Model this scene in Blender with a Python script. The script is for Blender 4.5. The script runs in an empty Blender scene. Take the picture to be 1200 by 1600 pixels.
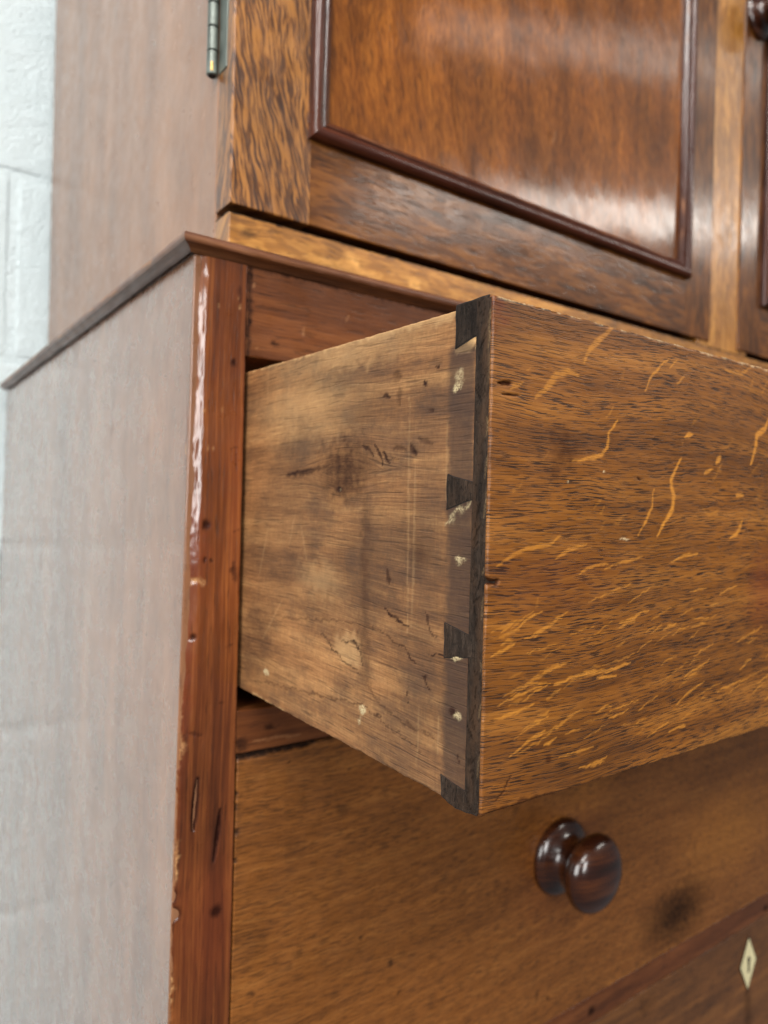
import bpy, math
import numpy as np
from mathutils import Vector, Matrix
sc = bpy.context.scene
R = math.radians

# ------------------------------------------------------------------ camera
CAM = np.array([-0.12315, -0.33002, 0.10135]); YAW, PITCH, ROLL, FPX = 0.62732, -0.00175, -0.025, 1125.23
def cam_axes():
    cy, sy, cp, sp = math.cos(YAW), math.sin(YAW), math.cos(PITCH), math.sin(PITCH)
    f = np.array([sy*cp, cy*cp, sp]); r = np.array([cy, -sy, 0.]); u = np.cross(r, f)
    c, s = math.cos(ROLL), math.sin(ROLL)
    return c*r - s*u, s*r + c*u, f
AR, AU, AF = cam_axes()
cam = bpy.data.cameras.new('camera'); co = bpy.data.objects.new('camera', cam); sc.collection.objects.link(co); sc.camera = co
co.matrix_world = Matrix(((AR[0], AU[0], -AF[0], CAM[0]), (AR[1], AU[1], -AF[1], CAM[1]), (AR[2], AU[2], -AF[2], CAM[2]), (0, 0, 0, 1)))
cam.sensor_fit = 'VERTICAL'; cam.sensor_height = 36; cam.sensor_width = 27
cam.lens = FPX/1600*36; cam.clip_start = .01; cam.clip_end = 60
cam.dof.use_dof = True; cam.dof.focus_distance = .238; cam.dof.aperture_fstop = 11

# ------------------------------------------------------------------ world, lamps, exposure
w = bpy.data.worlds.new('World'); sc.world = w; w.use_nodes = True
bg = w.node_tree.nodes['Background']; bg.inputs[0].default_value = (.93, .96, 1, 1); bg.inputs[1].default_value = .115
sc.view_settings.view_transform = 'Standard'; sc.view_settings.look = 'None'; sc.view_settings.exposure = 0
def lamp(name, loc, tgt, sx, sy, power, col=(1, .97, .93)):
    l = bpy.data.lights.new(name, 'AREA'); l.shape = 'RECTANGLE'; l.size = sx; l.size_y = sy; l.energy = power; l.color = col
    o = bpy.data.objects.new(name, l); sc.collection.objects.link(o); o.location = loc
    d = Vector(tgt) - Vector(loc); o.rotation_euler = d.to_track_quat('-Z', 'Y').to_euler(); return o
def strip(name, a, b, wd, power):
    a = Vector(a); b = Vector(b); l = bpy.data.lights.new(name, 'AREA'); l.shape = 'RECTANGLE'; l.size = (b-a).length; l.size_y = wd; l.energy = power; l.color = (1, .95, .87) if a.x > 0 else (1, .97, .93)
    o = bpy.data.objects.new(name, l); sc.collection.objects.link(o); o.location = (a+b)/2
    X = (b-a).normalized(); Z = Vector((0, 0, 1)); Y = Z.cross(X)
    o.matrix_world = Matrix(((X[0], Y[0], Z[0], o.location[0]), (X[1], Y[1], Z[1], o.location[1]), (X[2], Y[2], Z[2], o.location[2]), (0, 0, 0, 1)))
strip('ceiling_lamp', (2.2, -3.1, 1.95), (4.7, -1.85, 1.95), .45, 64)
strip('ceiling_lamp', (1.55, -1.75, 1.95), (3.6, -.75, 1.95), .22, 5)
strip('ceiling_lamp', (-2.2, -1.5, 2.0), (-.2, -.5, 2.0), .3, 84)
strip('ceiling_lamp', (-2.0, -3.0, 2.0), (.4, -1.9, 2.0), .3, 75)
lamp('added_light', (-2.6, -1.7, .75), (0, 0, .1), 1.6, 1.5, 62, (1, .985, .96))  # unseen lamp added at the left for side light and edge glints
lamp('added_light', (-.42, -2.7, .5), (0, 0, .1), .45, 1.0, 24, (1, .985, .96))  # unseen lamp added behind the camera for the gloss on the stile edge

# ------------------------------------------------------------------ pixel helpers (used to lay marks on the boards)
def ray(px): return AF + AR*(px[0]-600)/FPX - AU*(px[1]-800)/FPX
def onY(px, y): v = ray(px); return CAM + v*(y-CAM[1])/v[1]
def onX(px, x): v = ray(px); return CAM + v*(x-CAM[0])/v[0]

# ------------------------------------------------------------------ numpy noise
def hsh(i, j, s):
    h = (i.astype(np.int64)*374761393 + j.astype(np.int64)*668265263 + s*974634777) & 0xffffffff
    h = ((h ^ (h >> 13))*1274126177) & 0xffffffff
    return ((h ^ (h >> 16)) & 0xffffff)/float(0xffffff)
def vn(x, y, s=0):
    i = np.floor(x); j = np.floor(y); fx = x-i; fy = y-j; fx = fx*fx*(3-2*fx); fy = fy*fy*(3-2*fy)
    a = hsh(i, j, s); b = hsh(i+1, j, s); c = hsh(i, j+1, s); d = hsh(i+1, j+1, s)
    return (a*(1-fx)+b*fx)*(1-fy) + (c*(1-fx)+d*fx)*fy
def fbm(x, y, s=0, o=3):
    t = 0; a = .5; n = 0
    for k in range(o): t = t + a*vn(x*2**k, y*2**k, s+k*17); n += a; a *= .5
    return t/n
def sst(a, b, x): t = np.clip((x-a)/(b-a), 0, 1); return t*t*(3-2*t)

class Marks:
    """paints marks (wear, stains, ray flecks, dents, painted shade and reflections) in board coordinates u, v (metres)"""
    def __init__(s, u, v): s.u = u; s.v = v; s.m = {k: np.zeros_like(u) for k in ('light', 'dark', 'pale', 'tint', 'h')}; s.wu = (fbm(u*400, v*400, 5)-.5); s.wv = (fbm(u*400, v*400, 9)-.5)
    def stroke(s, ch, pts, w, a=1., soft=.5, warp=0, taper=True, h=0):
        pts = np.array(pts); lo = pts.min(0)-w*3-abs(warp); hi = pts.max(0)+w*3+abs(warp)
        k = np.where((s.u > lo[0]) & (s.u < hi[0]) & (s.v > lo[1]) & (s.v < hi[1]))[0]
        if not len(k): return
        U = s.u[k]+s.wu[k]*warp; V = s.v[k]+s.wv[k]*warp; best = np.full(len(k), 9.)
        seg = np.hypot(*(np.diff(pts, axis=0).T)) if len(pts) > 1 else np.array([0]); tot = max(seg.sum(), 1e-9); acc = 0
        if len(pts) == 1: best = np.hypot(U-pts[0][0], V-pts[0][1])/w
        for i in range(len(pts)-1):
            p, q = pts[i], pts[i+1]; d = q-p; L2 = max(d@d, 1e-12)
            t = np.clip(((U-p[0])*d[0]+(V-p[1])*d[1])/L2, 0, 1)
            dist = np.hypot(U-p[0]-t*d[0], V-p[1]-t*d[1]); f = (acc+t*seg[i])/tot
            ww = w*(.35+.65*np.sin(np.pi*np.clip(f*.9+.05, 0, 1))) if taper else w
            best = np.minimum(best, dist/ww); acc += seg[i]
        m = a*(1-sst(1-soft, 1+soft, best)); s.m[ch][k] = np.maximum(s.m[ch][k], m)
        if h: s.m['h'][k] += h*(1-sst(0, 1.3, best))
    def blob(s, ch, c, ru, rv, a=1., soft=.6, warp=0, h=0):
        k = np.where((abs(s.u-c[0]) < ru*2.5+warp) & (abs(s.v-c[1]) < rv*2.5+warp))[0]
        if not len(k): return
        dd = np.hypot((s.u[k]+s.wu[k]*warp-c[0])/ru, (s.v[k]+s.wv[k]*warp-c[1])/rv)
        s.m[ch][k] = np.maximum(s.m[ch][k], a*(1-sst(1-soft, 1+soft, dd)))
        if h: s.m['h'][k] += h*(1-sst(0, 1.2, dd))

# ------------------------------------------------------------------ objects
def link(name, me, mat=None, parent=None):
    o = bpy.data.objects.new(name, me); sc.collection.objects.link(o)
    if mat: me.materials.append(mat)
    if parent: o.parent = parent; o.matrix_parent_inverse = parent.matrix_world.inverted()
    return o
def thing(name, label, cat, loc, group=None):
    o = bpy.data.objects.new(name, None); sc.collection.objects.link(o); o.location = loc; o.empty_display_size = .05
    o['label'] = label; o['category'] = cat
    if group: o['group'] = group
    bpy.context.view_layer.update(); return o
def part(name, parent, loc=None):
    o = bpy.data.objects.new(name, None); sc.collection.objects.link(o); o.empty_display_size = .03; o.parent = parent
    bpy.context.view_layer.update()
    o.matrix_parent_inverse = parent.matrix_world.inverted()
    bpy.context.view_layer.update(); return o
def mesh(name, V, F, smooth=True):
    me = bpy.data.meshes.new(name); me.from_pydata([tuple(v) for v in V], [], [tuple(f) for f in F]) if not isinstance(F, np.ndarray) else fast(me, V, F)
    if smooth: me.shade_smooth()
    return me
def fast(me, V, F):
    n = len(V); m = len(F); me.vertices.add(n); me.vertices.foreach_set('co', np.asarray(V, np.float32).ravel())
    me.loops.add(m*4); me.loops.foreach_set('vertex_index', F.astype(np.int32).ravel()); me.polygons.add(m)
    me.polygons.foreach_set('loop_start', np.arange(m, dtype=np.int32)*4); me.update(calc_edges=True); me.validate()
def attr(me, name, data, typ='FLOAT_VECTOR'):
    a = me.attributes.new(name, typ, 'POINT'); a.data.foreach_set('vector' if typ == 'FLOAT_VECTOR' else 'color', np.asarray(data, np.float32).ravel())

seedc = [0]
def board(name, o, U, V, su, sv, th, mat, parent=None, res=.004, r=.0008, wear=.3, hf=None, mf=None, along='u', gw=None, edges=(1, 1, 1, 1), wob=.0, pf=None):
    """a board: fine front grid spanned by U, V from corner o, rounded worn edges, thickness th behind it"""
    seedc[0] += 1; sd = seedc[0]
    o = np.array(o, float); U = np.array(U, float); V = np.array(V, float); N = np.cross(U, V); N /= np.linalg.norm(N)
    def lines(L, e0, e1, rs):
        n = max(2, int(L/rs)); b = np.linspace(0, L, n+1)
        k = np.array([0, .06, .2, .45, .8, 1.3, 2.])*r
        b = b[(b >= (2.4*r if e0 else -1)) & (b <= L-(2.4*r if e1 else -1))]
        if e0: b = np.concatenate([k, b])
        if e1: b = np.concatenate([b, L-k[::-1]])
        return np.unique(np.round(b, 7))
    ru = res if np.isscalar(res) else res[0]; rv = res if np.isscalar(res) else res[1]
    ul = lines(su, edges[0], edges[1], ru); vl = lines(sv, edges[2], edges[3], rv)
    nu, nv = len(ul), len(vl); uu, vv = np.meshgrid(ul, vl, indexing='ij'); u = uu.ravel(); v = vv.ravel()
    h = np.zeros_like(u)
    for k, (d, c) in enumerate(((u, v), (su-u, v), (v, u), (sv-v, u))):
        if not edges[k]: continue
        re = r*(1+wear*1.6*(fbm(c*180, c*0+k, sd+3)-.5)+wear*.9*(fbm(c*900, c*0+k, sd)-.5)); re = np.maximum(re, r*.25)*edges[k]
        x = np.clip(re-d, 0, re); h -= re-np.sqrt(np.maximum(re*re-x*x, 0))
    h = np.maximum(h, -1.6*r)
    if wob: h += wob*(fbm(u*25, v*25, sd+7)-.5)
    M = Marks(u, v)
    if mf: mf(M)
    h = h+M.m['h']
    if hf: h = h+hf(u, v)
    P = o+u[:, None]*U+v[:, None]*V+h[:, None]*N
    idx = np.arange(nu*nv).reshape(nu, nv)
    F = np.stack([idx[:-1, :-1], idx[1:, :-1], idx[1:, 1:], idx[:-1, 1:]], -1).reshape(-1, 4)
    ring = np.concatenate([idx[:, 0], idx[-1, 1:], idx[-2::-1, -1], idx[0, -2:0:-1]])
    nr = len(ring); b0 = nu*nv
    B = o+u[ring][:, None]*U+v[ring][:, None]*V-th*N
    ri = np.arange(nr); rj = (ri+1) % nr
    S = np.stack([ring[ri], b0+ri, b0+rj, ring[rj]], -1)
    Vt = np.concatenate([P, B, B[[0, nu-1, nu+nv-2, 2*nu+nv-3]]]) 
    c0 = b0+nr; BF = np.array([[c0, c0+3, c0+2, c0+1]])
    me = bpy.data.meshes.new(name)
    if pf: Vt = pf(Vt)
    fast(me, Vt, np.concatenate([F, S, BF])); me.shade_smooth(); me.set_sharp_from_angle(angle=R(50))
    # grain coordinates: x along the grain, y across it
    ga, gx = (u, v) if along == 'u' else (v, u)
    gd = np.zeros_like(u)
    if gw: ga, gx = gw(ga, gx)
    G = np.stack([ga, gx, gd], 1); Gr = G[ring].copy(); Gr[:, 1] += th; Gr[:, 2] = .004
    off = np.array([sd*1.37 % 7, sd*.73 % 5, sd*.311])
    Gc = Gr[[0, nu-1, nu+nv-2, 2*nu+nv-3]]
    attr(me, 'gc', np.concatenate([G, Gr, Gc])+off)
    mk = np.stack([M.m['light'], M.m['dark'], M.m['pale'], M.m['tint']], 1)
    attr(me, 'mk', np.concatenate([mk, mk[ring]*[0, 1, 0, 1], mk[ring][[0, nu-1, nu+nv-2, 2*nu+nv-3]]*0]), 'FLOAT_COLOR')
    return link(name, me, mat, parent)

# ------------------------------------------------------------------ materials
def srgb(r, g, b): return tuple(((c/255/12.92) if c/255 <= .04045 else ((c/255+.055)/1.055)**2.4) for c in (r, g, b))+(1,)
class NT:
    def __init__(s, name):
        s.m = bpy.data.materials.new(name); s.m.use_nodes = True; s.t = s.m.node_tree; s.b = s.t.nodes['Principled BSDF']
    def n(s, typ, ins=None, **kw):
        x = s.t.nodes.new(typ)
        for k, v in kw.items(): setattr(x, k, v)
        for k, v in (ins or {}).items(): s.put(x.inputs[k], v)
        return x
    def put(s, sock, v):
        if isinstance(v, bpy.types.NodeSocket): s.t.links.new(v, sock)
        else: sock.default_value = v
    def math(s, op, a, b=0., c=0., clamp=False):
        x = s.n('ShaderNodeMath', {0: a, 1: b, 2: c}, operation=op, use_clamp=clamp); return x.outputs[0]
    def mr(s, v, a, b, c=0., d=1., smooth=False):
        x = s.n('ShaderNodeMapRange', {'Value': v, 'From Min': a, 'From Max': b, 'To Min': c, 'To Max': d})
        if smooth: x.interpolation_type = 'SMOOTHSTEP'
        return x.outputs[0]
    def mix(s, f, a, b, mode='MIX'):
        x = s.n('ShaderNodeMix', data_type='RGBA', blend_type=mode); s.put(x.inputs[0], f); s.put(x.inputs[6], a); s.put(x.inputs[7], b); return x.outputs[2]
    def vm(s, op, a, b): x = s.n('ShaderNodeVectorMath', {0: a, 1: b}, operation=op); return x.outputs[0]
    def noise(s, vec, sc3, detail=3, rough=.55, dist=0.):
        v = s.vm('MULTIPLY', vec, sc3) if not np.isscalar(sc3) else vec
        return s.n('ShaderNodeTexNoise', {'Vector': v, 'Scale': 1. if not np.isscalar(sc3) else sc3, 'Detail': detail, 'Roughness': rough, 'Distortion': dist}).outputs[0]

def wood(name, dark, mid, light, band=(5, 110), fib=(60, 1500), pore=(170, 620), pth=(.6, .66), ps=.7, pcol=(40, 22, 10), warp=.004, wsc=(9, 30),
         rough=.35, coat=.4, crough=.18, bump=.35, fig=0., figs=(60, 300), blotch=.25, fleck=(205, 135, 50), darkc=(28, 18, 14), palec=(200, 175, 135), tintc=(110, 45, 25), spec=.5, bcon=1., fibs=.35, cior=1.5, dirt=0., fsoft=.35):
    T = NT(name); gc = T.n('ShaderNodeAttribute', attribute_name='gc').outputs['Vector']
    mka = T.n('ShaderNodeAttribute', attribute_name='mk'); sep = T.n('ShaderNodeSeparateColor', {0: mka.outputs['Color']}).outputs; tint = mka.outputs['Alpha']
    wn = T.noise(gc, (wsc[0], wsc[1], 20), 2); wv = T.n('ShaderNodeCombineXYZ', {'Y': T.math('MULTIPLY', T.math('SUBTRACT', wn, .5), warp)}).outputs[0]
    g = T.vm('ADD', gc, wv)
    n1 = T.mr(T.noise(g, (band[0], band[1], 20), 4, .6), .5-.22/bcon, .5+.22/bcon)
    n2 = T.mr(T.noise(g, (fib[0], fib[1], 60), 3, .65), .3, .7)
    n4 = T.noise(gc, (14, 30, 14), 3, .6)
    f = T.math('ADD', T.math('MULTIPLY', n1, 1-fibs), T.math('MULTIPLY', n2, fibs))
    if fig:
        nf = T.mr(T.noise(g, (figs[0], figs[1], 40), 3, .55, .15), .43, .57, 0, 1, True)
        f = T.math('ADD', T.math('MULTIPLY', f, 1-fig), T.math('MULTIPLY', nf, fig))
    rp = T.n('ShaderNodeValToRGB', {0: f}); e = rp.color_ramp.elements
    e[0].position = .08; e[0].color = srgb(*dark); e[1].position = .92; e[1].color = srgb(*light); m_ = e.new(.5); m_.color = srgb(*mid)
    c = rp.outputs[0]
    c = T.mix(1., c, T.n('ShaderNodeCombineColor', {k: T.mr(n4, .3, .7, 1-blotch, 1+blotch) for k in range(3)}).outputs[0], 'MULTIPLY')
    if dirt:
        dn_ = T.mr(T.noise(gc, (40, 60, 20), 5, .65), .42, .68, 0, dirt, True); c = T.mix(dn_, c, srgb(*tintc))
        fn_ = T.noise(gc, 620., 3, .7); c = T.mix(1., c, T.n('ShaderNodeCombineColor', {k: T.mr(fn_, .3, .7, .84, 1.14) for k in range(3)}).outputs[0], 'MULTIPLY')
        sn_ = T.mr(T.noise(gc, (1400, 60, 20), 2), .5, .75, 0, .22); c = T.mix(sn_, c, srgb(*dark))
    # marks
    en = T.mr(T.noise(gc, 320., 4, .6), .3, .7, .8, 1.2)
    fl = T.math('MULTIPLY', sep[0], en, clamp=True); c = T.mix(fl, c, srgb(*fleck))
    po = T.mr(T.noise(g, (pore[0], pore[1], 200), 1.5, .5), pth[0], pth[1], 0, 1)
    cl = T.mr(T.noise(g, (20, 160, 20), 2), .35, .6, .55, 1.)
    po = T.math('MULTIPLY', po, cl); po2 = T.math('MULTIPLY', T.math('MULTIPLY', po, ps), T.mr(sep[0], 0, 1, 1, .35))
    c = T.mix(po2, c, srgb(*pcol))
    c = T.mix(T.math('MULTIPLY', tint, 1., clamp=True), c, T.mix(1., c, srgb(*tintc), 'MULTIPLY')) if False else T.mix(tint, c, T.mix(.8, c, srgb(*tintc)))
    dk = T.math('MULTIPLY', sep[1], en, clamp=True); c = T.mix(dk, c, srgb(*darkc))
    pl = T.math('MULTIPLY', sep[2], T.mr(T.noise(gc, 1500., 2), .38, .55, .3, 1.25), clamp=True); c = T.mix(pl, c, srgb(*palec))
    T.put(T.b.inputs['Base Color'], c)
    smn = T.noise(gc, 70., 3, .6)
    rg = T.math('ADD', T.mr(smn, .3, .7, rough-.07, rough+.09), T.math('MULTIPLY', T.math('MAXIMUM', pl, dk), .25))
    T.put(T.b.inputs['Roughness'], rg); T.b.inputs['Specular IOR Level'].default_value = spec
    T.put(T.b.inputs['Coat Weight'], T.math('MULTIPLY', T.math('SUBTRACT', 1., T.math('MAXIMUM', pl, dk), clamp=True), coat)); T.put(T.b.inputs['Specular IOR Level'], T.math('MULTIPLY', T.math('SUBTRACT', 1., T.math('MULTIPLY', dk, .8), clamp=True), spec)); T.b.inputs['Coat IOR'].default_value = cior; T.put(T.b.inputs['Coat Roughness'], T.mr(smn, .3, .7, crough*.7, crough*1.4))
    hgt = T.math('SUBTRACT', T.math('MULTIPLY', n2, .35), T.math('MULTIPLY', po, 1.))
    dn = T.noise(gc, 260., 2)
    hgt = T.math('ADD', hgt, T.math('MULTIPLY', dn, .5))
    bp = T.n('ShaderNodeBump', {'Strength': bump, 'Distance': .0002, 'Height': hgt})
    T.put(T.b.inputs['Normal'], bp.outputs[0])
    bp2 = T.n('ShaderNodeBump', {'Strength': bump*.45, 'Distance': .0002, 'Height': hgt})
    T.put(T.b.inputs['Coat Normal'], bp2.outputs[0])
    return T.m

def flat(name, col, rough=.5, metal=0., bump=0., bs=400., coat=0., vary=.15, vs=60.):
    T = NT(name); tc = T.n('ShaderNodeTexCoord').outputs['Object']
    n = T.noise(tc, vs, 4); c = T.mix(1., srgb(*col), T.n('ShaderNodeCombineColor', {k: T.mr(n, .3, .7, 1-vary, 1+vary) for k in range(3)}).outputs[0], 'MULTIPLY')
    T.put(T.b.inputs['Base Color'], c); T.put(T.b.inputs['Roughness'], T.mr(T.noise(tc, vs*2, 3), .3, .7, rough*.8, rough*1.2)); T.b.inputs['Metallic'].default_value = metal; T.b.inputs['Coat Weight'].default_value = coat
    T.b.inputs['Coat Roughness'].default_value = .08
    if bump: T.put(T.b.inputs['Normal'], T.n('ShaderNodeBump', {'Strength': bump, 'Distance': .0005, 'Height': T.noise(tc, bs, 4)}).outputs[0])
    return T.m

M = {}
M['drawer_oak'] = wood('varnished_oak', (77, 43, 13), (119, 71, 22), (152, 98, 38), band=(7, 110), pore=(125, 2300), pth=(.535, .605), bcon=1.2, ps=.9, pcol=(34, 20, 12), fleck=(190, 125, 44), rough=.45, coat=.2, crough=.3, bump=.5, spec=.35, darkc=(52, 26, 12), blotch=.18)
M['lower_oak'] = wood('varnished_oak_lower_drawers', (88, 51, 20), (122, 73, 30), (146, 94, 44), band=(10, 200), fibs=.45, fib=(110, 1300), pore=(130, 950), pth=(.5, .61), ps=.55, pcol=(52, 32, 14), rough=.4, coat=.35, spec=.3, crough=.28, bump=.35, darkc=(34, 22, 16), blotch=.12, warp=.006, bcon=.8)
M['bottom_oak'] = wood('varnished_oak_bottom_drawer', (76, 45, 20), (106, 65, 29), (132, 86, 41), band=(8, 120), pore=(80, 600), pth=(.53, .62), ps=.4, rough=.4, coat=.4, crough=.28, bump=.3, darkc=(40, 24, 14))
M['stile_wood'] = wood('red_brown_varnished_stile', (58, 28, 13), (97, 49, 22), (136, 78, 36), band=(4, 190), fib=(25, 1300), pore=(60, 900), pth=(.6, .68), ps=.5, rough=.32, coat=1., crough=.1, bump=.4, spec=.2, palec=(196, 150, 100), darkc=(34, 14, 10), blotch=.3)
M['rail_wood'] = wood('red_brown_rail', (70, 36, 17), (98, 54, 26), (122, 72, 37), band=(8, 160), pore=(90, 600), ps=.4, spec=.2, rough=.36, coat=.5, crough=.2, bump=.3, darkc=(24, 14, 12), palec=(170, 120, 80))
M['side_wood'] = wood('faded_side_panel', (104, 66, 41), (124, 82, 54), (144, 101, 71), band=(2, 20), fibs=.22, fib=(50, 900), pore=(110, 900), pth=(.58, .68), ps=.35, pcol=(60, 50, 44), rough=.28, coat=1., crough=.17, bump=.12, cior=1.56, darkc=(70, 58, 52), blotch=.22, spec=.35)
M['upper_side'] = wood('upper_side_panel', (116, 76, 48), (136, 93, 62), (152, 108, 76), band=(2, 16), fibs=.18, fib=(50, 900), pore=(110, 900), pth=(.58, .68), ps=.35, pcol=(60, 50, 44), rough=.34, coat=.5, crough=.2, bump=.12, darkc=(70, 58, 52), blotch=.15, spec=.5)
M['figured_oak'] = wood('figured_oak', (56, 30, 13), (116, 70, 28), (160, 106, 48), band=(10, 160), fig=.66, figs=(66, 880), warp=.012, wsc=(28, 60), pore=(120, 900), ps=.3, rough=.4, coat=.4, crough=.2, bump=.35, blotch=.15)
M['door_oak'] = wood('door_rail_oak', (52, 28, 10), (94, 53, 18), (130, 80, 30), band=(10, 130), fig=.3, figs=(45, 200), pore=(70, 420), pth=(.56, .64), ps=.5, rough=.4, coat=.6, crough=.14, bump=.3, spec=.2, warp=.008)
M['panel_oak'] = wood('door_panel_oak', (74, 38, 11), (112, 62, 19), (142, 84, 29), band=(8, 70), fibs=.4, fib=(120, 900), fig=.18, figs=(110, 420), pore=(90, 500), pth=(.56, .66), ps=.4, rough=.42, coat=.6, crough=.1, bump=.14, spec=.15, warp=.02, blotch=.38, wsc=(14, 30), darkc=(60, 34, 22), palec=(170, 130, 96))
M['plinth_oak'] = wood('golden_oak_plinth', (104, 64, 24), (158, 104, 42), (196, 140, 66), fig=.25, figs=(60, 220), band=(8, 170), pore=(100, 500), ps=.4, fleck=(225, 165, 85), rough=.38, coat=.5, crough=.2, bump=.3, warp=.012, wsc=(18, 50))
M['mould_wood'] = wood('dark_mahogany_moulding', (40, 18, 11), (66, 31, 19), (90, 46, 28), band=(3, 200), pore=(40, 900), ps=.3, spec=.25, rough=.3, coat=.6, crough=.1, bump=.2, palec=(150, 100, 64))
M['top_mould'] = wood('chest_top_moulding', (58, 30, 16), (94, 54, 30), (130, 84, 50), band=(5, 250), pore=(50, 900), ps=.4, rough=.42, coat=.25, crough=.2, bump=.3, palec=(176, 128, 84))
M['pine'] = wood('bare_aged_pine', (92, 59, 34), (140, 96, 57), (178, 131, 82), band=(4, 110), bcon=1., fib=(60, 1500), fibs=.4, dirt=.5, fleck=(206, 164, 112), pore=(60, 700), pth=(.58, .7), ps=.45, pcol=(80, 56, 36), rough=.7, coat=0., bump=.7, darkc=(52, 34, 28), palec=(190, 170, 130), tintc=(54, 39, 33), spec=.3, blotch=.3, warp=.004)
M['end_grain'] = wood('dark_oak_end_grain', (24, 19, 16), (46, 37, 31), (70, 58, 49), band=(60, 500), fib=(400, 2500), pore=(500, 1400), pth=(.56, .64), ps=.6, pcol=(24, 20, 18), blotch=.45, dirt=.4, tintc=(78, 56, 40), rough=.62, coat=.0, bump=.7, darkc=(18, 14, 12), palec=(150, 122, 86), spec=.08)
M['inner'] = wood('dark_inner_wood', (44, 34, 28), (66, 52, 42), (84, 68, 56), rough=.8, coat=0, bump=.3, spec=.2)  # kept dark: the shade of the cavities is put into the colour
M['knob'] = wood('polished_dark_knob', (24, 10, 6), (50, 22, 11), (94, 50, 21), band=(20, 90), pore=(60, 600), ps=.2, rough=.25, coat=.9, crough=.1, bump=.08)
M['brass'] = flat('tarnished_brass_hinge', (112, 118, 112), .45, .75, .5, 500, vary=.3)
M['bright_brass'] = flat('highlight_brass', (214, 172, 104), .3, 1., .1)
M['ivory'] = flat('ivory_escutcheon', (226, 214, 168), .35, 0, .1, 300, .3, .08)
M['keyhole'] = flat('keyhole_dark', (24, 14, 8), .8)
M['putty'] = flat('pale_putty_filler', (206, 190, 150), .85, 0, 1., 1500, vary=.35, vs=700)
# painted block
T = NT('white_painted_block'); tc = T.n('ShaderNodeTexCoord').outputs['Object']
T.put(T.b.inputs['Base Color'], T.mix(T.noise(tc, 14., 4), srgb(220, 235, 238), srgb(234, 245, 247))); T.b.inputs['Roughness'].default_value = .45
hh = T.math('ADD', T.noise(tc, 330., 4, .65), T.math('MULTIPLY', T.noise(tc, 60., 3), .8))
T.put(T.b.inputs['Normal'], T.n('ShaderNodeBump', {'Strength': 1., 'Distance': .005, 'Height': hh}).outputs[0]); M['block'] = T.m

# ------------------------------------------------------------------ wall of painted blocks
WY = .558; BH = .205; Z0 = .2575; BW = .41; X0 = .006
wb = board('wall', (-2.9, WY+.0016, -1.6), (1, 0, 0), (0, 0, 1), 4.2, 3.6, .1, M['block'], None, res=.5, r=.004, wear=0)
wb['kind'] = 'structure'
def blk(name, w_):
    return board(name, (0, 0, 0), (1, 0, 0), (0, 0, 1), w_-.009, BH-.009, .08, M['block'], wb, res=.004, r=.003, wear=.55, wob=.0015)
protos = None
for row in range(-6, 5):
    zr = Z0+row*BH+.0045; sh = 0 if row % 2 == 0 else BW/2
    for k in range(-6, 2):
        x = X0+k*BW+sh+.0045
        if protos is None: b = blk('block', BW); protos = b
        else: b = protos.copy(); sc.collection.objects.link(b); b.parent = wb
        b.location = (x, WY, zr)

# ================================================================== CHEST
WS = .0292; ZOT = .1763; ZRB = -.0216; Z2B = -.2488; Z2C = -.2686; Z3B = -.52; ZB = -.62; WID = 1.08; ZM0 = .2225; ZM1 = .2290; DEP = .548
chest = thing('chest_of_drawers', 'varnished oak chest of drawers with its top drawer pulled open, under the cupboard', 'chest of drawers', (WID/2, .27, ZB))
def lean(P):
    P = P.copy(); k = .0105*np.clip(1-P[:, 0]/.028, 0, 1); P[:, 0] += k*P[:, 2]; return P
def side_marks(m):
    # u runs from the back to the front edge, v up
    for px, l, a in (((168, 1020), .016, .5), ((225, 690), .008, .35), ((170, 680), .01, .4), ((135, 1530), .006, .4), ((282, 640), .006, .3), ((200, 1385), .006, .3)):
        p = onX(px, 0); m.stroke('dark', [(DEP-p[1], p[2]-ZB), (DEP-p[1]+.001, p[2]-ZB+l*.6)], .0016, a, .8, .002)
    for z0, z1 in ((.05, -.1),):
        p = onX((75, 900), 0)[1]; m.stroke('dark', [(DEP-p, .08-ZB), (DEP-p+.002, -.14-ZB)], .0006, .6, .7, .002, h=-.0004)
board('side_panel', (0, DEP, ZB), (0, -1, 0), (0, 0, 1), DEP-.0012, ZM0-ZB, .016, M['side_wood'], chest, res=(.005, .005), r=.0008, along='v', mf=side_marks, wob=.0006, pf=lean)
board('side_panel', (WID, .0012, ZB), (0, 1, 0), (0, 0, 1), DEP, ZM0-ZB, .016, M['side_wood'], chest, res=.03, along='v')
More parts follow.
